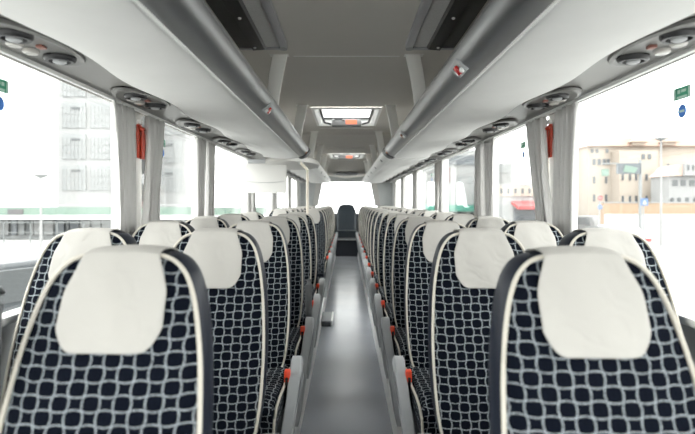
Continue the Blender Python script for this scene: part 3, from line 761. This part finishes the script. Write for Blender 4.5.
MB().box(px(604, D)-cx, px(760, D)-cx, -.3, .0, 0, pz(214, D)-GZ).build('kerb', mat('bright_kerb', (.34, .34, .335), .8), t)
MB().box(px(604, D)-cx, px(760, D)-cx, -.05, .55, pz(203, D)-GZ, pz(202, D)-GZ).build('coping', WHB, t)
# right: billboard, signs
D = 30
t = thing('billboard', 'grey green hoarding on a thin post before the beige building', 'billboard', (px(640, D), D, GZ)); cx = t.location.x; H = lambda y: pz(y, D)-GZ
MB().box(px(617, D)-cx, px(640, D)-cx, -.1, .1, H(174), H(163.5)).build('panel', WIND, t)
MB().prism([(px(622, D)-cx, H(172)), (px(634, D)-cx, H(173)), (px(637, D)-cx, H(168)), (px(624, D)-cx, H(165))], 'y', -.13, -.1).build('poster', TEAL, t)
MB().box(px(639.5, D)-cx, px(641, D)-cx, -.1, .1, 0, H(160)).build('post', GREYB, t)
MB().box(px(602, D)-cx, px(608, D)-cx, -.1, .1, H(176), H(169)).build('side_panel', TEAL, t)
MB().box(px(602, D)-cx, px(640, D)-cx, -.08, .08, H(164), H(163)).build('crossbar', GREYB, t)
D = 24
def signpost(x, ytop, label, discs):
    t = thing('road_sign', label, 'road sign', (px(x, D), D, GZ)); H = lambda y: pz(y, D)-GZ
    MB().tube([(0, 0, 0), (0, 0, H(ytop))], .03, 8).build('post', GREYB, t)
    for shape, y, r, m in discs:
        rr = r/550*D
        if shape == 'o':
            p = MB().lathe([(0, -.02), (rr, -.02), (rr, .02), (0, .02)], 20, Matrix.Translation((0, -.06, H(y))) @ Matrix.Rotation(PI/2, 4, 'X')).build('sign_disc', m, t)
            MB().box(-rr*.7, rr*.7, -.09, -.078, H(y)-rr*.18, H(y)+rr*.18).build('white_bar', WHB, p)
        else:
            p = MB().box(-rr, rr, -.08, -.04, H(y)-rr, H(y)+rr).build('sign_plate', m, t)
            MB().prism([(-rr*.6, H(y)-rr*.6), (rr*.6, H(y)-rr*.6), (0, H(y)+rr*.6)], 'y', -.095, -.08).build('white_triangle', mat('sign_white', (.3, .3, .3), .6) if 'sign_white' not in bpy.data.materials else bpy.data.materials['sign_white'], p)
SRED = mat('sign_red', (.25, .05, .05), .5); SBLUE = mat('sign_blue', (.07, .12, .24), .5)
signpost(599.5, 195, 'red no entry road sign with blue disc beneath, right of curtains', [('o', 198, 2.6, SRED), ('o', 207, 2.3, SBLUE)])
signpost(643.5, 198, 'square blue road sign with white triangle, outside right window', [('s', 202, 3.6, SBLUE)])
t = thing('bollard', 'small yellow and grey bollard below the blue road sign', 'bollard', (px(637, D), D, GZ))
MB().lathe([(0, 0), (.07, 0), (.07, .7), (.05, .9), (0, .92)], 12).build('body', GREYB, t); MB().lathe([(.0, .74), (.085, .74), (.085, .98), (0, 1.0)], 12).build('cap', mat('yellow_paint', (.30, .24, .06), .5), t)
lamp_post(661, 34, 140, 'slim lamp post outside the right window by the beige building')
# vehicles
def car(x, D, rz, body, label, suv=False, sc=1.0):
    t = thing('car', label, 'car', (px(x, D), D, GZ), None, rz)
    prof = [(-2.1, .35), (-2.15, .75), (-2.0, .95), (-1.2, 1.02), (-.6, 1.5), (.9, 1.52), (1.6, 1.05), (2.1, .98), (2.2, .6), (2.15, .35)]
    if suv: prof = [(-2.2, .4), (-2.25, .95), (-2.1, 1.1), (-1.3, 1.18), (-.7, 1.72), (1.6, 1.74), (2.1, 1.2), (2.2, 1.0), (2.2, .4)]
    rings = []
    for y, w in ((-.86, .97), (-.80, 1.0), (0, 1.0), (.80, 1.0), (.86, .97)):
        rings.append([(x_*w, y*(1 if z < 1.2 else .84), .35+(z-.35)*w) for x_, z in prof])
    b = MB().loft(rings).build('body', body, t, bevel=.03, smooth=True)
    zt = 1.72 if suv else 1.5
    for q in (-1, 1):
        MB().prism([(-1.05, 1.1), (-.62, zt-.1), (1.3 if suv else .85, zt-.1), (1.65 if suv else 1.35, 1.1)], 'y', q*.73, q*.872).build('side_window', DARKO, t)
    MB().add([(-1.32, -.70, 1.16 if suv else 1.0), (-1.32, .70, 1.16 if suv else 1.0), (-.68, .62, zt-.03), (-.68, -.62, zt-.03), (-1.28, -.70, 1.2), (-1.28, .7, 1.2), (-.64, .62, zt), (-.64, -.62, zt)], [(0, 1, 2, 3), (4, 7, 6, 5), (0, 3, 7, 4), (1, 5, 6, 2), (0, 4, 5, 1), (3, 2, 6, 7)]).build('windscreen', DARKO, t)
    for wx in (-1.35, 1.35):
        for q in (-1, 1):
            MB().lathe([(0, -.1), (.30, -.1), (.34, -.06), (.34, .06), (.30, .1), (0, .1)], 20, Matrix.Translation((wx, q*.8, .34)) @ Matrix.Rotation(PI/2, 4, 'X')).build('wheel', BLACK, t, smooth=True)
    for q in (-1, 1): MB().box(2.12, 2.24, q*.55, q*.8, .8, .95).build('tail_lamp', SRED, t)
    return t
car(2, 9.6, math.radians(65), mat('slate_paint', (.045, .05, .055), .25), 'dark car parked outside the nearest left window', True)
car(588, 40, math.radians(-82), mat('silver_paint', (.13, .13, .13), .3), 'grey car beside the nearest right curtains', True)
car(616, 29, math.radians(-95), mat('white_paint', (.30, .30, .30), .3), 'white car with red tail lamps outside the right window')
# right: shops further along
D = 40
t = thing('shop_row', 'pale shop building with red awning, seen between right curtain pairs', 'building', (px(515, D), D, GZ)); cx = t.location.x; H = lambda y: pz(y, D)-GZ
MB().box(px(494, D)-cx, px(548, D)-cx, 0, 6, 0, H(184)).build('wall', WHB, t)
MB().box(px(494, D)-cx, px(548, D)-cx, -.1, .1, H(196), H(186)).build('upper_storey', STONE, t)
windows(t, WIND, D, [501, 508, 515, 522, 529, 536], [191], 2.2, 5, dy=-.15)
MB().prism([(-1.6, H(209)), (-1.6, H(206)), (0, H(201)), (0, H(204))], 'x', px(511, D)-cx, px(548, D)-cx).build('awning', REDA, t)
MB().box(px(513, D)-cx, px(545, D)-cx, -.05, .1, .1, H(209)).build('shop_window', WIND, t)
MB().box(px(497, D)-cx, px(509, D)-cx, -.05, .1, .1, H(205)).build('door', GREYB, t)
D = 48
t = thing('office_block', 'white block with grey windows behind the second right curtains', 'building', (px(455, D), D, GZ)); cx = t.location.x; H = lambda y: pz(y, D)-GZ
MB().box(px(425, D)-cx, px(490, D)-cx, 0, 8, 0, H(150)).build('wall', WHB, t)
MB().box(px(425, D)-cx, px(490, D)-cx, -.15, .1, H(165), H(156)).build('window_band', WIND, t)
MB().box(px(425, D)-cx, px(490, D)-cx, -1.2, .1, H(211), H(205)).build('green_canopy', mat('green_canopy', (.02, .18, .13), .6), t)
windows(t, GREYB, D, [450, 460, 470, 480], [180], 5, 7)
windows(t, DARKO, D, [452, 463, 474, 484], [216], 7, 8)
D = 60
t = thing('grey_block', 'small grey windowed building above the red awning', 'building', (px(505, D), D, GZ)); cx = t.location.x; H = lambda y: pz(y, D)-GZ
MB().box(px(497, D)-cx, px(512, D)-cx, 0, 8, 0, H(163)).build('wall', WHB, t)
MB().box(px(498, D)-cx, px(510, D)-cx, -.1, .1, H(173), H(164)).build('window', GREYB, t)
